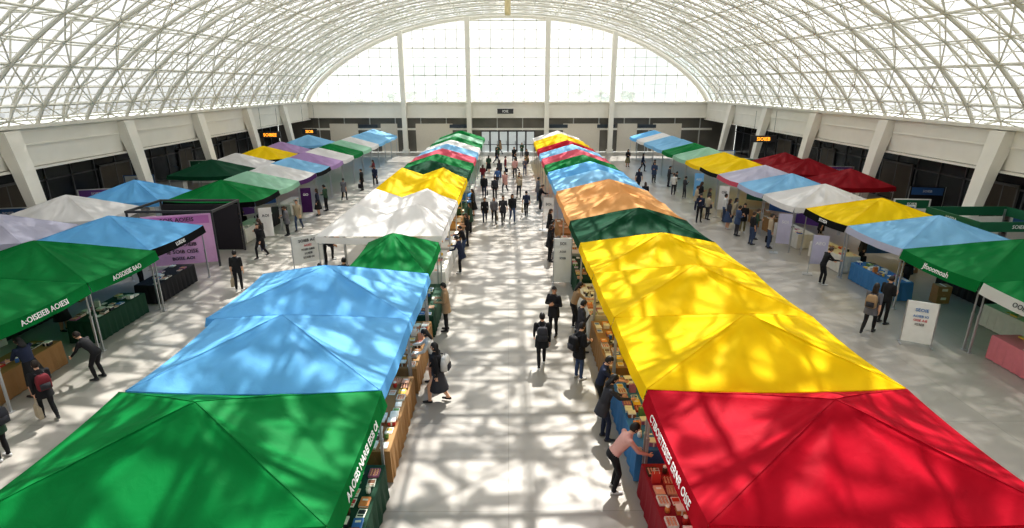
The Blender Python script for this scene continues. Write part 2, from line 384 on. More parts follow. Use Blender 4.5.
def tent(x0,x1,y0,y1,col,val=None,txt=None,face=None,ink=None,eave=2.3,rise=.88,grp="market canopies",size=.26,vh=.26,peaks=1):
    global tc_;tc_+=1
    w=x1-x0-.04;d=y1-y0-.04;cx=(x0+x1)/2;cy=(y0+y1)/2;near=cy<32
    e=O('market_tent',None,loc=(cx,cy,0),label="%s market tent with %s canopy%s"%("peaked" if peaks==1 else "twin-peaked",CN[col],(" and %s valance"%CN[val]) if val and val!=col else ""),cat="tent",group=grp)
    O('canopy',canopy_mesh(w,d,rise,40 if near else 20,tc_%4 if near and peaks==1 else 0,peaks),e,(0,0,eave),mats=[FAB[col]])
    O('valance',valance_mesh(w,d,vh,near),e,(0,0,eave),mats=[FAB[val or col]])
    for a in(-1,1):
        for b in(-1,1): O('leg',leg_mesh(eave-.03),e,(a*(w/2-.07),b*(d/2-.07),0))
    if cy<46:O('frame',frame_mesh(w,d,rise if peaks==1 else 1.1),e,(0,0,eave))
    if txt:
        zz=vh*.5+.06;off=vh*.5*FL+.024
        if face=='+x':loc=(w/2+off,0,eave-zz)
        else:loc=(-w/2-off,0,eave-zz)
        text(txt,size,e,loc,face,ink,tilt=math.atan(FL))
    return e
RP=3.55;YS=6.13
g="left aisle tents"
tent(-7.6,-2.45,YS,YS+RP,'green',txt="AAOEIS NAREI EISB OI",face='+x',grp=g,size=.2,vh=.33)
tent(-7.5,-2.5,YS+RP,YS+2*RP,'blue',grp=g)
tent(-7.75,-2.5,YS+2*RP,YS+3*RP,'blue',grp=g)
tent(-5.3,-2.6,YS+3*RP+.1,YS+4*RP+.1,'green',rise=.85,grp=g)
y=21.3;cols=['white','white','yellow','yellow','dkgreen','green','pink','ltblue','white','green','mint','green']
for k,cn in enumerate(cols):
    tent(-7.6,-2.6,y,y+RP,cn,grp=g,rise=.95,peaks=2 if k<4 else 1);y+=RP
cols=['red','yellow','yellow','yellow','dkgreen','peach','peach','ltblue','blue','green','pink','ltblue','red','yellow','yellow','white']
for k,cn in enumerate(cols):
    kw={}
    if k==0: kw=dict(txt="CTIBOIETEISIES ERNR OISE",face='-x',size=.2,vh=.33)
    tent(2.7,7.85,YS+k*RP,YS+(k+1)*RP,cn,grp="right aisle tents",rise=.88 if k<4 else 1.0,**kw)
g="left side tents"
tent(-18.2,-12.65,12.5,15.95,'green',txt="A:OISEIEB AOIESI",face='+x',grp=g,size=.22,vh=.32)
tent(-18.2,-12.65,15.95,19.4,'green',txt="AOSOISIE BAO",face='+x',grp=g,size=.22,vh=.32)
tent(-18.0,-12.9,19.4,23.2,'blue','black',txt="LUSOIS",face='+x',grp=g,vh=.3,size=.2)
tent(-23.1,-18.3,20.4,23.4,'grey',grp=g)
tent(-22.6,-18.1,24.1,27.2,'white',grp=g)
tent(-27.6,-24.0,22.0,26.0,'grey',grp=g)
tent(-22.0,-17.8,28.3,31.5,'blue',grp=g)
cols=[('green','black'),('mint',None),('white','purple'),('ltblue','black'),('lilac',None),('white',None),('green',None),('mint',None),('white',None),('ltblue',None),('ltblue',None),('ltblue',None)]
y=28.2
for cn,v in cols:
    tent(-17.6,-12.9,y,y+3.2,cn,v,grp=g);y+=3.2
g="left wall tents"
tent(-22.3,-18,36.7,40.3,'dkgreen',grp=g);tent(-22.3,-18,40.5,43.8,'white',grp=g)
tent(-22.3,-18,45.2,48.8,'yellow','black',grp=g);tent(-22.3,-18,49.2,52.2,'lilac',grp=g);tent(-22.3,-18,56,59.6,'ltblue',grp=g)
g="right side tents"
tent(14.3,19.6,12.3,15.8,'green','white',txt="OOIIA OIEOI",face='-x',ink=ink_dark,size=.2,vh=.34,grp=g)
tent(14.3,19.6,15.85,19.4,'green',txt="Jfooomoah",face='-x',grp=g,size=.26,vh=.34)
tent(14.3,19.2,19.4,22.9,'ltblue','grey',grp=g)
tent(14.3,19.2,22.9,26.4,'yellow','black',txt="SEOISIA",face='-x',grp=g,vh=.3,size=.2)
y=26.6
for cn,v in[('white',None),('ltblue','grey'),('grey','pink'),('yellow','black'),('yellow',None),('mint',None),('green',None),('ltblue',None),('ltblue',None),('white',None),('blue',None)]:
    tent(13.9,18.5,y,y+3.5,cn,v,grp=g);y+=3.5
g="right wall tents"
tent(18.8,22.6,32.2,35.4,'dkred',grp=g);tent(18.8,22.6,37.2,40.4,'dkred',grp=g);tent(18.8,22.6,40.6,43.8,'dkred',grp=g)
gb=M('board_green',sr(20,96,66));wh=M('board_white',sr(222,222,218))
e=O('flat_booth',None,loc=(21.6,24.2,0),label="low open booth with flat green and white sign boards",cat="booth")
mb=MB()
for x in(-1.8,1.8):
    for y in(-1.5,1.5): mb.box(x,y,1.2,.08,.08,2.4)
O('frame',mb.mesh('bf',mats=[alu]),e)
mb=MB();mb.box(0,-1.55,2.3,3.8,.06,.42);mb.box(-1.86,0,2.3,.06,3.1,.42);mb.box(1.86,0,2.3,.06,3.1,.42);mb.box(0,1.55,2.3,3.8,.06,.42);O('fascia',mb.mesh('ff',mats=[gb]),e)
mb=MB();mb.box(0,1.5,1.1,3.5,.05,1.9);O('back_panel',mb.mesh('bp',mats=[wh]),e)
text("SOIEIA OIB",.22,e,(0,-1.6,2.3),'-y',ink_white);text("IOSEIA",.22,e,(-1.9,0,2.3),'-x',ink_white)
# ------------------------------------------------------------------ goods
gm=[M('goods_%d'%i,sr(*q),rough=.5,var=.12,scale=20) for i,q in enumerate([(230,226,216),(190,56,48),(215,176,70),(60,110,176),(90,60,40),(214,160,130),(40,44,50),(110,150,84),(170,110,140),(205,130,70),(236,234,228),(140,90,60)])]
page=M('paper',sr(222,218,206))
def g_book():
    mb=MB();mb.box(0,0,.022,.16,.225,.03,1);mb.box(0,0,.004,.17,.24,.006,0);mb.box(0,0,.04,.17,.24,.006,0);mb.box(-.085,0,.022,.006,.24,.042,0);mb.box(0,.04,.0437,.1,.05,.002,1);return mb.mesh('book',mats=[gm[0],page])
def g_box():
    mb=MB();mb.box(0,0,.05,.17,.16,.1,0);mb.box(0,0,.105,.18,.17,.025,1);mb.box(0,0,.06,.03,.175,.118,1);return mb.mesh('box',mats=[gm[1],page])
def g_jar():
    mb=MB();mb.lathe([(.03,0),(.045,.01),(.047,.1),(.035,.13)]);mb.lathe([(.038,.128),(.04,.135),(.04,.155),(.03,.16)],m=1);return mb.mesh('jar',True,mats=[gm[2],page])
def g_tray():
    mb=MB();mb.box(0,0,.008,.19,.22,.016,0);
    for q in(-1,1): mb.box(q*.095,0,.025,.01,.23,.05,0);mb.box(0,q*.11,.025,.2,.01,.05,0)
    for i in range(3):
        for j in range(4): mb.ell((-.058+i*.058,-.078+j*.052,.035),(.024,.024,.02),n=7,k=4,m=1)
    return mb.mesh('tray',mats=[gm[0],gm[5]])
def g_bag():
    mb=MB();mb.box(0,0,.11,.16,.09,.22,0,tx=1.05,ty=.7)
    for q in(-1,1): mb.tube([(-.05,q*.03,.21),(-.045,q*.03,.29),(.045,q*.03,.29),(.05,q*.03,.21)],.005,5,m=1)
    return mb.mesh('bag',mats=[gm[10],page])
def g_leaf():
    mb=MB()
    for q in range(5): mb.box(.004*math.sin(q*2),.004*math.cos(q*3),.002+q*.003,.15,.21,.002,1)
    mb.box(0,.03,.0165,.13,.1,.001,0);mb.box(0,-.06,.0165,.11,.03,.001,0);return mb.mesh('leaflets',mats=[gm[3],page])
GT=[('book',g_book(),"closed paperback book lying on a stall table","book"),('gift_box',g_box(),"small lidded gift box with ribbon on a stall table","box"),('jar',g_jar(),"small lidded jar on a stall table","jar"),
    ('snack_tray',g_tray(),"shallow tray of round snacks on a stall table","tray"),('paper_bag',g_bag(),"paper carrier bag standing on a stall table","bag"),('leaflet_stack',g_leaf(),"small stack of printed leaflets on a stall table","leaflet")]
_tb={}
def table(cx,cy,L,Wd,col,goods=10,h=.75,weights=(8,2,2,3,1,5),label=None):
    k=(L,Wd)
    if k not in _tb:
        mb=MB();mb.box(0,0,h-.02,Wd,L,.04);top=mb.mesh('tabletop',mats=[alu])
        mb=MB();n=72;rr=[]
        per=2*(L+Wd)
        def pt(s_,o):
            s_%=per
            a,b=Wd/2+o,L/2+o
            if s_<Wd:return(-a+2*a*s_/Wd,-b)
            s_-=Wd
            if s_<L:return(a,-b+2*b*s_/L)
            s_-=L
            if s_<Wd:return(a-2*a*s_/Wd,b)
            s_-=Wd;return(-a,b-2*b*s_/L)
        for z,o,am in((h+.008,-.01,0),(h+.006,.012,0),(h-.05,.018,.002),(.35,.03,.012),(.02,.045,.02)):
            rr.append([Vector((*pt(per*q/n,o+am*math.sin(q*2.2)),z)) for q in range(n)])
        mb.rings(rr,caps=False);mb.add(rr[0],[tuple(range(n))]);cl=mb.mesh('tablecloth',False,[gm[0]])
        mb=MB();mb.box(0,0,(h-.04)/2,.035,.035,h-.04);_tb[k]=(top,cl,mb.mesh('leg',mats=[alu]))
    top,cl,lg=_tb[k]
    e=O('stall_table',None,loc=(cx,cy,0),label=label or "stall table draped in %s cloth and set with goods"%col,cat="table",group="stall tables")
    O('tabletop',top,e);O('tablecloth',cl,e,mats=[CL[col]])
    for a in(-1,1):
        for b in(-1,1):O('leg',lg,e,(a*(Wd/2-.06),b*(L/2-.08),0))
    cells=[(i,j) for i in range(int((L-.1)/.265)) for j in range(3)];random.shuffle(cells)
    for i,j in cells[:goods]:
        t=random.choices(range(6),weights)[0];nm,me,lb,ct=GT[t]
        st=1
        if nm=='book' and random.random()<.3: st=2
        for q in range(st):
            O(nm,me,loc=(cx+(j-1)*(Wd-.27)/2+random.uniform(-.008,.008),cy-L/2+.18+i*.265,h+.009+q*.0445),rot=random.uniform(-.09,.09),
             label=lb,cat=ct,group=nm.replace('_',' ')+"s on the stall tables",mats=[random.choice(gm+[gm[0],gm[10],gm[0]]),None])
CL={k:M('cloth_'+k,sr(*q),rough=.8,var=.1) for k,q in {'crimson':(140,18,36),'dark green':(14,62,42),'blue':(64,120,170),'tan':(150,114,72),'white':(210,208,202),'black':(30,30,34),'pink':(200,120,130),'teal':(30,90,96)}.items()}
for k,(cc,gn) in enumerate([('crimson',30),('blue',30),('tan',28),('white',24),('dark green',16),('white',10),('tan',8)]):
    table(3.05,YS+RP*k+1.75,3.1,.75,cc,gn)
for k,(cc,gn) in enumerate([('dark green',30),('tan',30),('tan',28),('dark green',18)]):
    table(-2.85,YS+RP*k+1.75,3.1,.75,cc,gn)
for k,(cc,gn) in enumerate([('white',12),('white',8),('tan',6),('dark green',5),('blue',4),('white',4)]):
    table(-2.95,21.3+RP*k+1.75,3.1,.75,cc,gn)
for y_,cc,gn in((13.9,'tan',18),(17.9,'dark green',18),(21.3,'black',10),(29.8,'white',6),(33,'black',4),(36.2,'white',4)):
    table(-13.7 if y_<24 else -14.2,y_,2.6,.85,cc,gn)
table(-16.6,15.2,2.6,.85,'white',6);table(-16.8,18,2.6,.85,'black',4);table(-19.4,21.9,2.6,.85,'black',4);table(-19.4,25.6,2.6,.85,'white',4)
for y_,cc,gn in((14.1,'pink',8),(21.4,'blue',18),(24.8,'white',10),(28.6,'white',6),(32,'tan',5)):
    table(15.1,y_,2.6,.85,cc,gn)
table(16.9,16.6,2.6,.85,'white',8);table(18.2,20.5,2.6,.85,'black',5);table(21.2,24.2,2.0,.8,'dark green',5)
# stacked cartons
mb=MB();mb.box(0,0,.17,.5,.38,.34,0);mb.box(0,0,.342,.06,.385,.004,1);mb.box(0,-.192,.2,.2,.004,.1,1);carton=mb.mesh('carton',mats=[M('cardboard',sr(160,126,86)),page])
for (x,y,nst) in((-16.2,13.4,2),(-15.6,13.3,1),(-17.3,20.6,3),(-16.7,20.4,2),(-20.8,27.7,2),(16.6,20.0,2),(18.4,14.2,3),(17.8,14.0,2),(17.9,23.6,2),(19.7,29.8,2),(20.4,30.0,3),(-18.2,33.2,2),(-19,33.4,3),(19.5,45.2,2),(-18.9,54,2)):
    for q in range(nst): O('carton',carton,loc=(x+random.uniform(-.02,.02),y,.346*q),rot=random.uniform(-.1,.1),label="brown cardboard carton stacked behind a stall",cat="box",group="cartons behind the stalls")
# ------------------------------------------------------------------ boards and signs
def board(x,y,w,h,z0,cols,lines,label,name='display_board',rotz=0,hdr=.24,lean=0):
    e=O(name,None,loc=(x,y,0),rot=(lean,0,rotz),label=label,cat="sign board")
    mb=MB();mb.box(0,0,z0+h/2,w,.05,h);O('panel',mb.mesh('panel',mats=[cols[0]]),e)
    if hdr:
        mb=MB();mb.box(0,-.03,z0+h*(1-hdr/2-.03),w*.92,.012,h*hdr)
        O('header',mb.mesh('header',mats=[cols[1]]),e)
    for q in(-1,1):
        mb=MB();mb.tube([(q*(w/2+.02),0,0),(q*(w/2+.02),0,z0+h)],.022,6);mb.box(q*(w/2+.02),0,.012,.06,.5,.024);O('stand',mb.mesh('stand',mats=[alu]),e)
    for st,sz,fz,ik in lines: text(st,sz,e,(0,-.045,z0+h*fz),'-y',ik)
    return e
pk=M('board_pink',sr(226,176,216));pp=M('board_purple',sr(120,74,150));dk=M('board_dark',sr(34,34,38));bl=M('board_blue',sr(60,104,160))
board(-14.9,24.7,2.8,2.3,.1,[pk,M('board_lilac',sr(206,130,196))],[("SOIS AOIEIS",.26,.9,ink_dark),("OISEIA BOIS",.26,.7,ink_dark),("ASOIE IOSEB",.24,.54,ink_dark),("OIES SOIEIB",.24,.4,ink_dark),("IE SOIB OISE",.24,.26,ink_dark),("BOISE AOI",.2,.12,ink_dark)],"pale pink lilac display board with dark writing",rotz=.3,hdr=.16)
e=O('booth_frame',None,loc=(-15.2,25.7,0),label="open dark box frame booth surrounding a printed board",cat="booth")
mb=MB()
for x in(-1.9,1.9):
    for y in(-1.0,1.6): mb.box(x,y,1.3,.07,.07,2.6)
    mb.box(x,.3,2.55,.09,2.7,.1)
for y in(-1.0,1.6): mb.box(0,y,2.55,3.9,.09,.1)
O('frame',mb.mesh('boothframe',mats=[dark_frame]),e)
mb=MB();mb.box(0,1.55,1.2,3.7,.05,2.3);O('back_panel',mb.mesh('bp',mats=[dk]),e)
board(-8.4,22.6,1.25,1.15,.85,[wh,bl],[("SOIEB AO",.17,.83,ink_dark),("AOISI",.13,.65,ink_red),("IOSEI OBIE",.12,.5,ink_dark),("SOIEIB",.12,.35,ink_dark),("EOISB OI",.12,.2,ink_dark)],"white notice board with small print on metal stand",rotz=.7,hdr=0)
board(2.25,22.1,.7,1.9,.1,[wh,wh],[("SOI",.17,.88,ink_dark),("AOIS",.12,.7,ink_dark),("IOSB",.12,.55,ink_dark)],"tall white roll-up poster stand beside a stall",hdr=0)
board(13.1,16.3,.8,1.35,.08,[wh,bl],[("SEOIE",.14,.8,ink_blue),("AOIEB IO",.1,.65,ink_blue),("OISE AIE",.1,.55,ink_red),("IOSEB",.1,.45,ink_dark)],"white poster stand with small blue print near booth",rotz=-.5,hdr=0,lean=-.1)
board(17.6,25.2,1.9,1.7,.4,[bl,pp],[("AOIS",.26,.85,ink_white)],"blue display board inside a booth")
board(21.2,21.2,2.3,1.5,.5,[wh,gb],[("SOIEIA",.28,.85,ink_white),("AOIS IOSE",.26,.5,ink_dark),("SOIB",.2,.25,ink_dark)],"white booth backdrop board with green header",hdr=.3)
for yb,cb in((31.8,pp),(35.3,bl),(38.9,M('board_teal',sr(30,100,90)))):
    board(17.5,yb-.2,1.5,1.8,.2,[cb,wh],[("AOIS",.2,.5,ink_white)],"coloured backdrop board at the rear of a stall",rotz=-.8)
for yb,cb in((20.9,dk),(33.2,pp),(36.5,bl)):
    board(-16.6,yb+1.2,1.6,1.7,.2,[cb,wh],[("SOIE",.2,.5,ink_white)],"coloured backdrop board at the rear of a stall",rotz=.8)
for (x,y,cb,hb,rz_) in((20.2,28.6,wh,bl,-.2),(22.2,30.2,wh,gb,-.1),(21.5,33.8+2.4,wh,pp,-.2),(25.6,26.4,wh,bl,-.3),(25.8,34,dk,bl,-.2),(25.5,43,wh,pp,-.2),(-25.5,28.2,wh,bl,.2),(-24.8,33.6,wh,pp,.3),(-20,33.0,wh,gb,.2),(-25.6,39,bl,wh,.2),(-25.4,47,wh,gb,.2),(-20.2,54.2,wh,bl,.1),(20.3,47.8,wh,gb,-.1),(20.6,53.8,bl,wh,-.1),(22,18.0,wh,bl,-.3)):
    board(x,y,1.9,1.9,.1,[cb,hb],[("SOIEB",.2,.85,ink_white if hb is not wh else ink_dark),("AOIS IO",.16,.5,ink_dark if cb is wh else ink_white),("OIEB",.16,.3,ink_dark if cb is wh else ink_white)],"free-standing printed display board near the side wall",rotz=rz_)
def banner(x,y,h,cb,rotz,txt):
    e=O('feather_banner',None,loc=(x,y,0),rot=rotz,label="narrow upright fabric banner on a pole beside a stall",cat="banner",group="upright banners")
    mb=MB();mb.tube([(-.32,0,0),(-.32,0,h)],.018,6);mb.box(-.32,0,.02,.4,.4,.03);O('pole',mb.mesh('p',mats=[alu]),e)
    mb=MB();mb.rings([[Vector((-.3,.01,z)),Vector((.0,.03*math.sin(z*4)+.01,z)),Vector((.3,.01,z)),Vector((.3,-.01,z)),Vector((.0,.03*math.sin(z*4)-.01,z)),Vector((-.3,-.01,z))] for z in[.5+(h-.5)*q/8 for q in range(9)]]);O('banner_cloth',mb.mesh('b',mats=[cb]),e)
    text(txt,.2,e,(0,-.05,h*.8),'-y',ink_white if cb is not FAB['white'] else ink_dark)
for a in((13.5,26.5,2.0,FAB['grey'],-.4,"SOI"),(13.4,34.3,2.0,FAB['white'],-.4,"OIE"),(13.3,38.8,2.1,FAB['ltblue'],-.3,"ASO"),(-12.4,28.1,2.0,FAB['white'],.3,"AOI"),(-12.3,33.8,2.0,FAB['purple'],.3,"SIO"),(2.3,31.2,1.9,FAB['white'],-.2,"BOI"),(13.5,23.2,1.8,FAB['grey'],-.4,"AEO")): banner(*a)
for (x,y) in((-20.5,35),(-25.6,30.8),(-25.6,42.5),(25.5,29.4),(22,46),(-25.8,36)):
    e=O('reception_counter',None,loc=(x,y,0),label="white boxy counter standing near the side wall",cat="counter",group="wall counters")
    mb=MB();mb.box(0,0,.5,2.2,.6,1.0);O('counter_body',mb.mesh('b',mats=[wh]),e)
    mb=MB();mb.box(0,-.02,1.03,2.4,.75,.06);O('countertop',mb.mesh('t',mats=[alu]),e)
# ------------------------------------------------------------------ people
skinM=[M('skin_%d'%i,sr(*q),rough=.55,var=.04) for i,q in enumerate([(216,170,142),(196,150,120),(166,118,90)])]
hairM=[M('hair_%d'%i,sr(*q),rough=.5,var=.2,scale=30) for i,q in enumerate([(22,18,18),(40,28,22),(66,46,32)])]
CT={k:M('clothes_'+k,sr(*q),rough=.85,var=.12,scale=12) for k,q in {'black':(28,28,32),'navy':(34,42,66),'grey':(104,104,110),'white':(205,203,200),'rose':(200,154,146),'green':(50,76,58),'tan':(160,134,104),'blue':(64,96,142),'maroon':(116,38,48),'denim':(60,76,106),'khaki':(118,110,84),'charcoal':(56,56,62),'beige':(174,160,138),'mustard':(160,124,46)}.items()}
shoeM=M('shoes_dark',(.03,.03,.035),rough=.5);shoeW=M('shoes_white',(.6,.6,.6),rough=.5);eyeM=M('eye_dark',(.02,.015,.01),rough=.2);lipM=M('lips',sr(176,96,90))
def make_person(lean=0,arms=None,legs=None,pelz=.93,hp=0,hy=0,coat=0):
    pel=Vector((0,0,pelz));R=Matrix.Rotation(-math.radians(lean),3,'X')
    up=lambda p:pel+R@(Vector(p)-Vector((0,0,.93)))
    if lean: pel.y-=.12*lean/40
    mb=MB();segs=[]
    T=[(.82,.12,.09),(.87,.158,.112),(.95,.165,.12),(1.06,.146,.108),(1.2,.166,.12),(1.33,.186,.12),(1.41,.165,.095),(1.46,.085,.07),(1.5,.055,.055)]
    if coat:T=[(.82,.13,.10),(.87,.18,.13),(.95,.18,.135),(1.06,.165,.125),(1.2,.18,.13),(1.33,.196,.13),(1.41,.17,.105),(1.46,.1,.085),(1.5,.06,.06)]
    mb.rings([[up((rx*math.cos(2*pi*j/16),ry*math.sin(2*pi*j/16)+(.01 if z>1.1 else 0),z)) for j in range(16)] for z,rx,ry in T])
    segs.append((up((0,0,1.0 if not coat else .88)),up((0,0,1.36)),.17,1));segs.append((up((0,0,.84)),up((0,0,.93)),.17,2))
    nb=up((0,.0,1.45));Rh=R@Matrix.Rotation(math.radians(lean*.4-hp),3,'X')@Matrix.Rotation(math.radians(hy),3,'Z')
    hc=nb+R@Vector((0,.01,.07))+Rh@Vector((0,.015,.105))
    mb.capsule(nb,hc-Rh@Vector((0,0,.05)),.054,.05);segs.append((nb+R@Vector((0,0,.05)),hc,.06,0));segs.append((hc-Rh@Vector((0,0,.05)),hc+Rh@Vector((0,0,.06)),.1,0))
    mb.ell(hc,(.076,.093,.115),Rh);mb.ell(hc+Rh@Vector((0,.03,-.06)),(.052,.056,.05),Rh)
    hands=[]
    for sd in(-1,1):
        sh=up((sd*.183,0,1.395));ue,fo=arms[0 if sd<0 else 1]
        el=sh+Vector((ue[0]*sd,ue[1],ue[2])).normalized()*.28;wr=el+Vector((fo[0]*sd,fo[1],fo[2])).normalized()*.25
        d=(wr-el).normalized();pe=wr+d*.085
        mb.capsule(sh,el,.062+.008*coat,.047+.006*coat);mb.capsule(el,wr,.046+.006*coat,.034);
        n=Vector((-sd,0,0));n=(n-d*n.dot(d)).normalized();lat=d.cross(n).normalized()
        if lat.y+lat.z<0:lat=-lat
        for q in(-.018,.018): mb.capsule(wr+lat*q*.5,pe+lat*q,.021,.02,8)
        segs+=[(sh,el,.07,1),(el+d*.03,wr-d*.02,.05,6),(wr+d*.03,pe,.045,0)];hands.append((wr,pe,d,n,lat))
    for sd in(-1,1):
        k,a=legs[0 if sd<0 else 1];hpj=pel+Vector((sd*.092,0,-.03))
        k=Vector((k[0]*sd,k[1],k[2]));a=Vector((a[0]*sd,a[1],a[2]))
        mb.capsule(hpj,k,.094,.062,14);mb.capsule(k,a,.062,.042,12,ex=1.15)
        he=a+Vector((0,-.035,-.045));toe=a+Vector((sd*.02,.17,-.055))
        mb.capsule(he,toe,.042,.034);mb.capsule(a,a+Vector((0,.06,-.04)),.045,.04)
        segs+=[(hpj,k,.09,2),(k,a+Vector((0,0,.03)),.055,2),(he,toe,.04,3)]
    me=mb.mesh('tmp',True);ob=bpy.data.objects.new('tmp',me);COL.objects.link(ob)
    md=ob.modifiers.new('r','REMESH');md.mode='VOXEL';md.voxel_size=.019;md.use_smooth_shade=True
    ms=ob.modifiers.new('s','SMOOTH');ms.iterations=2;ms.factor=.5
    bpy.context.view_layer.update()
    em=bpy.data.meshes.new_from_object(ob.evaluated_get(bpy.context.evaluated_depsgraph_get()));bpy.data.objects.remove(ob)
    V=[v.co.copy() for v in em.vertices];F=[list(p.vertices) for p in em.polygons]
    o=MB();ml=[]
    def dseg(p,a,b):
        ab=b-a;t=max(0,min(1,(p-a).dot(ab)/max(1e-9,ab.length_squared)));return (p-(a+ab*t)).length
    for f in F:
        p=(V[f[0]]+V[f[2]])/2
        ml.append(min(segs,key=lambda g:dseg(p,g[0],g[1])/g[2])[3])
    o.v=[tuple(v) for v in V];o.f=F;o.m=ml
    for wr,pe,d,n,lat in hands:
        for q,ln in((-.028,.058),(-.0095,.07),(.0095,.075),(.028,.064)):
            b=wr+d*.075+lat*q;o.tube([b,b+d*ln*.55,b+d*ln*.85+n*ln*.25,b+d*ln+n*ln*.5],[.0095,.009,.008,.005],6)
        b=wr+d*.03+lat*.028;o.tube([b,b+lat*.03+d*.03+n*.01,b+lat*.035+d*.065+n*.02],[.012,.0105,.007],6)
    for q in(-1,1):
        o.ell(hc+Rh@Vector((q*.03,.083,.0)),(.013,.009,.008),Rh,8,5,4)
        o.ell(hc+Rh@Vector((q*.03,.085,.02)),(.018,.006,.004),Rh,8,4,4)
        o.ell(hc+Rh@Vector((q*.077,-.005,-.008)),(.01,.02,.03),Rh,8,6,0)
    o.tube([hc+Rh@Vector((0,.09,.01)),hc+Rh@Vector((0,.108,-.022)),hc+Rh@Vector((0,.092,-.03))],[.007,.012,.008],6)
    o.ell(hc+Rh@Vector((0,.086,-.055)),(.023,.008,.007),Rh,8,4,5)
    mz=min(v[2] for v in o.v);o.v=[(v[0],v[1],v[2]-mz) for v in o.v];hc=hc-Vector((0,0,mz))
    me=o.mesh('person_body',True,[skinM[0],CT['black'],CT['denim'],shoeM,eyeM,lipM,CT['black']])
    def hair(lg):
        h=MB();n=20;k=12;vs=[];
        for i in range(k+1):
            a=pi/2-(i/k)*pi*.8
            for j in range(n):
                t=2*pi*j/n;v=Vector((.086*math.cos(a)*math.cos(t),.106*math.cos(a)*math.sin(t)-.008,.127*math.sin(a)+.004));vs.append(v)
        fs=[]
        for i in range(k):
            for j in range(n):
                q=(j+1)%n;f=(i*n+j,(i+1)*n+j,(i+1)*n+q,i*n+q);cc=sum((vs[x] for x in f),Vector())/4
                if cc.y>.035 and cc.z<.055: continue
                if cc.z<(-.05 if not lg else -.09): continue
                fs.append(f)
        h.add([hc+Rh@v for v in vs],fs)
        if lg:
            rr=[]
            for z,rx,ry,yo in((.02,.084,.05,-.05),(-.06,.088,.045,-.062),(-.13,.09,.04,-.075),(-.2,.08,.035,-.085),(-.25,.05,.02,-.09)):
                rr.append([hc+Rh@Vector((rx*math.cos(2*pi*j/12),yo+ry*math.sin(2*pi*j/12),z)) for j in range(12)])
            h.rings(rr)
        return h.mesh('hair',True,[hairM[0]])
    def garment(prof):
        g_=MB();g_.rings([[up((rx*math.cos(2*pi*j/24)*(1+.02*math.sin(j*3)),ry*math.sin(2*pi*j/24)*(1+.03*math.cos(j*2.5)),z))-Vector((0,0,mz)) for j in range(24)] for z,rx,ry in prof],caps=False)
        return g_.mesh('garment',True,[CT['black']])
    hem=garment([(.70,.205,.165),(.82,.20,.155),(.95,.188,.142),(1.04,.172,.130)])
    sk=garment([(.42,.27,.25),(.6,.24,.21),(.8,.205,.165),(.93,.178,.135),(1.03,.158,.12)])
    tip=hands[0][1]+hands[0][2]*.03-Vector((0,0,mz))
    return me,hair(False),hair(True),hem,sk,tip
Sd=((.12,-.02,-1),(.05,.18,-1))
TP={}
SL=((.10,.02,.49),(.11,-.01,.09))
TP['stand']=make_person(0,[Sd,Sd],[SL,SL])
TP['standc']=make_person(2,[((.15,.05,-1),(-.25,.9,-.1)),((.15,.05,-1),(-.3,.8,.1))],[SL,SL],hp=12,coat=1)
TP['walk']=make_person(4,[((.12,.35,-1),(.0,.6,-1)),((.12,-.35,-1),(.05,.0,-1))],[((.09,-.05,.49),(.09,-.32,.16)),((.09,.24,.53),(.09,.22,.1))],pelz=.92)
TP['walkc']=make_person(3,[((.14,-.3,-1),(.0,.05,-1)),((.14,.3,-1),(-.1,.7,-.8))],[((.09,.2,.52),(.09,.2,.1)),((.09,-.02,.48),(.09,-.26,.14))],pelz=.92,coat=1)
TP['lean']=make_person(38,[((.1,.5,-1),(-.1,.7,-.7)),((.15,.6,-.9),(-.1,.8,-.4))],[((.11,.05,.48),(.12,-.03,.09)),((.11,.0,.48),(.12,-.1,.09))],pelz=.90,hp=5)
TP['reach']=make_person(14,[((.1,.5,-1),(-.15,.9,-.35)),((.1,.8,-.8),(-.05,1,-.1))],[SL,((.1,.08,.5),(.11,.05,.09))],hp=18)
TP['phone']=make_person(0,[Sd,((.2,.2,-1),(-.45,.7,.6))],[SL,((.12,.06,.5),(.14,.05,.09))],hp=22,hy=10)
TP['turn']=make_person(0,[((.3,.1,-1),(-.8,.6,.1)),((.3,.1,-1),(-.9,.5,.2))],[SL,SL],hy=35,coat=1)
def backpack_mesh():
    mb=MB();mb.rings([[Vector((x*w,y*d_,z)) for x,y in((-1,-.8),(-.8,-1),(.8,-1),(1,-.8),(1,.9),(-1,.9))] for z,w,d_ in((0,.12,.06),(.03,.15,.09),(.25,.155,.09),(.38,.13,.075),(.43,.08,.04))],0)
    mb.box(0,-.1,.12,.22,.05,.16,1)
    for q in(-1,1): mb.tube([(q*.09,.08,.04),(q*.12,.16,.1),(q*.11,.30,.3),(q*.1,.24,.43),(q*.08,.07,.42)],.016,6,m=1)
    mb.tube([(-.03,0,.42),(0,0,.47),(.03,0,.42)],.01,5,m=1)
    return mb.mesh('backpack',True,[CT['black'],CT['charcoal']])
packmesh=backpack_mesh()
def tote():
    mb=MB();mb.rings([[Vector((x*w,y*d_,z)) for x,y in((-1,-.8),(1,-.8),(1,.8),(-1,.8))] for z,w,d_ in((-.55,.13,.05),(-.5,.15,.06),(-.25,.15,.05),(-.2,.145,.02))],0)
    for q in(-1,1): mb.tube([(-.07,q*.015,-.21),(-.03,q*.01,-.03),(0,0,-.0),(.03,q*.01,-.03),(.07,q*.015,-.21)],.006,5)
    return mb.mesh('tote',False,[CT['white']])
totemesh=tote()
PD={'stand':"standing",'standc':"holding both hands in front",'walk':"walking",'walkc':"walking",'lean':"bending over a table",'reach':"reaching over a table",'phone':"looking at a raised hand",'turn':"standing with folded arms"}
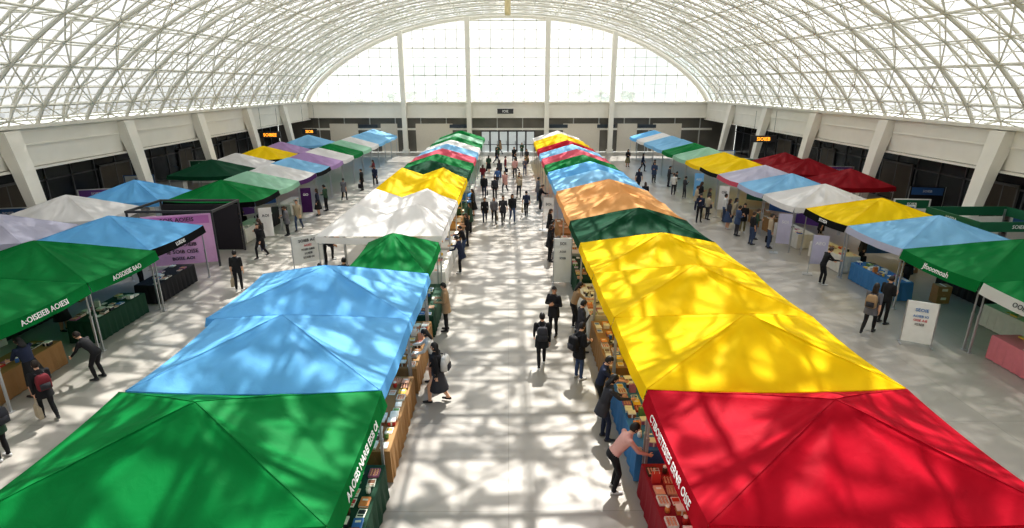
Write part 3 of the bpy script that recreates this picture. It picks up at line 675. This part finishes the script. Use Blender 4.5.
def person(x,y,pose,face,top='black',bot='black',hair=0,long=False,pack=None,sc=1.0,skin=0,wear=None,short=False,bag=None):
    me,hs,hl,hem,sk,tip=TP[pose]
    lab="person in %s top and %s %s, %s"%(top,bot,"skirt" if wear=='skirt' else "trousers",PD[pose])
    r=math.radians(face)
    p=O('person',me,loc=(x,y,0),rot=r,label=lab,cat="person",mats=[skinM[skin],CT[top],CT[bot] if wear!='skirt' else skinM[skin],random.choice([shoeM,shoeM,shoeW]),None,None,skinM[skin] if short else CT[top]]);p.scale=(sc,sc,sc)
    O('hair',hl if long else hs,p,mats=[hairM[hair]])
    if wear=='skirt' and pose!='lean': O('skirt',sk,p,mats=[CT[bot]])
    if wear=='coat' and pose!='lean': O('jacket_hem',hem,p,mats=[CT[top]])
    Rz=Matrix.Rotation(r,3,'Z')
    if pack:
        b=O('backpack',packmesh,loc=(x,y,0),rot=r,label="%s backpack worn on a shopper's back"%pack,cat="backpack",mats=[CT[pack],None])
        o=Rz@Vector((0,-.225,.96));b.location=(x+o.x*sc,y+o.y*sc,o.z*sc);b.scale=(sc,sc,sc)
    if bag and pose in('stand','walk','walkc','phone'):
        o=Rz@tip;b=O('tote_bag',totemesh,loc=(x+o.x*sc,y+o.y*sc,o.z*sc),rot=r+pi/2,label="%s cloth tote bag hanging from a hand"%bag,cat="bag",mats=[CT[bag]])
    return p
person(.98,14.9,'walk',0,'black','black',pack='charcoal',wear='coat')
person(1.5,17.1,'turn',150,'black','black',skin=1,wear='coat')
person(2.22,9.6,'lean',-80,'rose','black',hair=0)
person(2.25,11.35,'reach',-85,'charcoal','navy',long=True,wear='coat')
person(2.3,12.3,'reach',-100,'navy','black',short=True)
person(2.0,14.2,'standc',-60,'black','denim',pack='black',wear='coat')
person(2.25,17.6,'reach',-85,'tan','black',long=True,short=True)
person(2.25,15.9,'phone',-80,'charcoal','khaki',wear='coat')
person(-1.85,13.0,'walkc',80,'black','charcoal',long=True,pack='white',wear='skirt')
person(-2.1,13.9,'reach',95,'white','charcoal',long=True,wear='skirt')
person(-2.1,17.5,'standc',90,'tan','black',wear='coat')
tops=['black','black','navy','grey','charcoal','white','maroon','beige','green','blue','tan','rose'];bots=['black','black','denim','denim','charcoal','khaki','navy']
def rp_(x,y,po,f,t=None,b=None,pk_=None):
    long=random.random()<.45
    person(x,y,po,f+random.uniform(-14,14),t or random.choice(tops),b or random.choice(bots),hair=random.randrange(3),long=long,skin=random.randrange(2),sc=random.uniform(.91,1.04),pack=pk_,
       wear=random.choice(['coat','coat',None,'skirt' if long else None]),short=random.random()<.3,bag=random.choice([None,None,None,'black','beige']))
for (x,y,po,f,t,b) in [(1.95,25.3,'standc',-70,'black','black'),(2.15,26.6,'stand',-90,'navy','black'),(2.2,29,'standc',-80,'black','charcoal'),(2.1,23.5,'phone',-100,'charcoal','black'),
 (-1.4,33,'walk',170,'black','navy'),(-.85,33,'walkc',175,'grey','black'),(-.3,32.8,'walk',185,'charcoal','black'),(.25,33.2,'walkc',180,'black','denim'),(1.15,34.7,'walk',0,'navy','black'),
 (-2.1,28,'standc',90,'black','black'),(-2.15,26,'reach',90,'black','denim'),(-2.1,30.5,'stand',95,'green','black'),(-2.1,23.6,'reach',85,'navy','black'),(-2.2,35,'standc',90,'charcoal','black'),
 (2.1,36.5,'reach',-90,'black','black'),(2.1,39.4,'standc',-85,'grey','denim')]:
    rp_(x,y,po,f,t,b)
placed=[]
def scatter(n,xa,xb,ya,yb,faces,dx=.65,dy=1.8):
    c0=len(placed)
    for k in range(600):
        if len(placed)-c0>=n: break
        y=random.uniform(ya,yb);x=random.uniform(xa,xb)
        if any(abs(a-x)<dx and abs(b-y)<dy for a,b in placed): continue
        placed.append((x,y));rp_(x,y,random.choice(['walk','walkc','stand','standc','phone']),random.choice(faces))
scatter(9,-2.1,1.4,40,50,[0,180,20,160]);scatter(10,-2.1,2.1,51,68,[0,180,90,-90])
L_=[(-11.5,12.3,'walkc',60,'black','black','maroon'),(-11.7,14.3,'lean',90,'black','black',None),(-11.3,10.7,'standc',80,'green','black','charcoal'),(-12.7,13.4,'reach',90,'navy','black',None),(-10.9,21.4,'stand',0,'black','black',None),
 (-11.9,26,'walk',150,'black','black',None),(-12.3,27.1,'standc',90,'black',None,None),(-12.2,30.2,'standc',100,'grey','black',None),(-12.0,31.4,'walk',180,None,'denim',None),(-12.1,35.2,'stand',90,None,'black',None),(-12.0,36.5,'standc',80,None,'black',None),
 (-8.3,24.3,'reach',-90,'black','black',None),(-8.4,25.7,'standc',-90,'charcoal','black',None),(-6.2,20.1,'standc',-20,'black','black',None),(-7.0,19.8,'phone',20,'black','black',None),(-11.8,40,'walk',0,'grey','black',None),(-11.5,44,'stand',90,'black','black',None),(-10.9,46,'walk',180,None,'black',None),(-11.9,50,'standc',90,'maroon','black',None),
 (-14.9,14.6,'standc',-90,'charcoal','black',None),(-15.1,17.6,'stand',-90,'black','black',None),(-15.0,21.7,'standc',-80,'navy','black',None),(-15.8,32.5,'stand',-90,'black','black',None),
 (12.1,17.2,'walk',-60,'grey','black','tan'),(13.1,18.0,'standc',-80,'black','black',None),(13.1,22.0,'reach',-90,'black','black',None),
 (16.2,21.4,'standc',90,'black','black',None),(16.3,24.6,'stand',90,'charcoal','black',None),(18.1,17.4,'standc',90,'black','black',None),(16.2,13.9,'standc',90,'grey','black',None),(16.4,28.4,'stand',90,'black','black',None),(9.4,38,'walk',0,'black','black',None),(10.3,44,'walk',180,'navy','black',None)]
for (x,y,po,f,t,b,pk_) in L_: rp_(x,y,po,f,t,b,pk_)
tops=['black','black','charcoal','navy','charcoal','grey','maroon','green','beige','white','denim']
for (x,y,f) in[(13.3,27.5,-90),(12.7,28.2,-80),(13.3,29.2,-90),(12.6,29.9,-80),(13.2,30.6,170),(12.7,31.5,-90),(13.3,32.2,-90),(13.1,33.2,-90),(12.3,33.8,-80),(11.6,33.2,180),(12.9,35.4,-90),(12.4,36.4,-100),(13.0,37.4,-90),(12.9,40.6,-90),(12.4,41.6,0),(13.0,43.2,-90),(13.1,45.5,-90),(12.4,47.5,180),(13,50,-90),(12.9,54,-90),(12.1,57,180)]:
    rp_(x,y,random.choice(['stand','standc','standc','walk','phone']),f)
# ------------------------------------------------------------------ light
w=bpy.data.worlds.new('sky');SC.world=w;w.use_nodes=True
bg=w.node_tree.nodes['Background'];N=w.node_tree.nodes;L=w.node_tree.links
tcw=N.new('ShaderNodeTexCoord');gr=N.new('ShaderNodeSeparateXYZ');L.new(tcw.outputs['Generated'],gr.inputs[0])
rp=N.new('ShaderNodeValToRGB');rp.color_ramp.elements[0].position=.08;rp.color_ramp.elements[0].color=(1,1,.99,1);rp.color_ramp.elements[1].position=.4;rp.color_ramp.elements[1].color=(.78,.84,.90,1)
L.new(gr.outputs[2],rp.inputs[0]);L.new(rp.outputs[0],bg.inputs[0]);bg.inputs[1].default_value=.95
sd=bpy.data.lights.new('sun','SUN');sd.energy=8.8;sd.angle=math.radians(.6);sd.color=(1,.97,.91)
so=bpy.data.objects.new('sun',sd);COL.objects.link(so);so.rotation_euler=(math.radians(-33),math.radians(8),0)
# camera
cd=bpy.data.cameras.new('camera');cam=bpy.data.objects.new('camera',cd);COL.objects.link(cam);SC.camera=cam
cam.location=(0,0,8);cam.rotation_euler=(pi/2-math.atan(180/560),0,-math.atan(4/560));cd.sensor_width=36;cd.lens=36*560/1024;cd.clip_end=1000
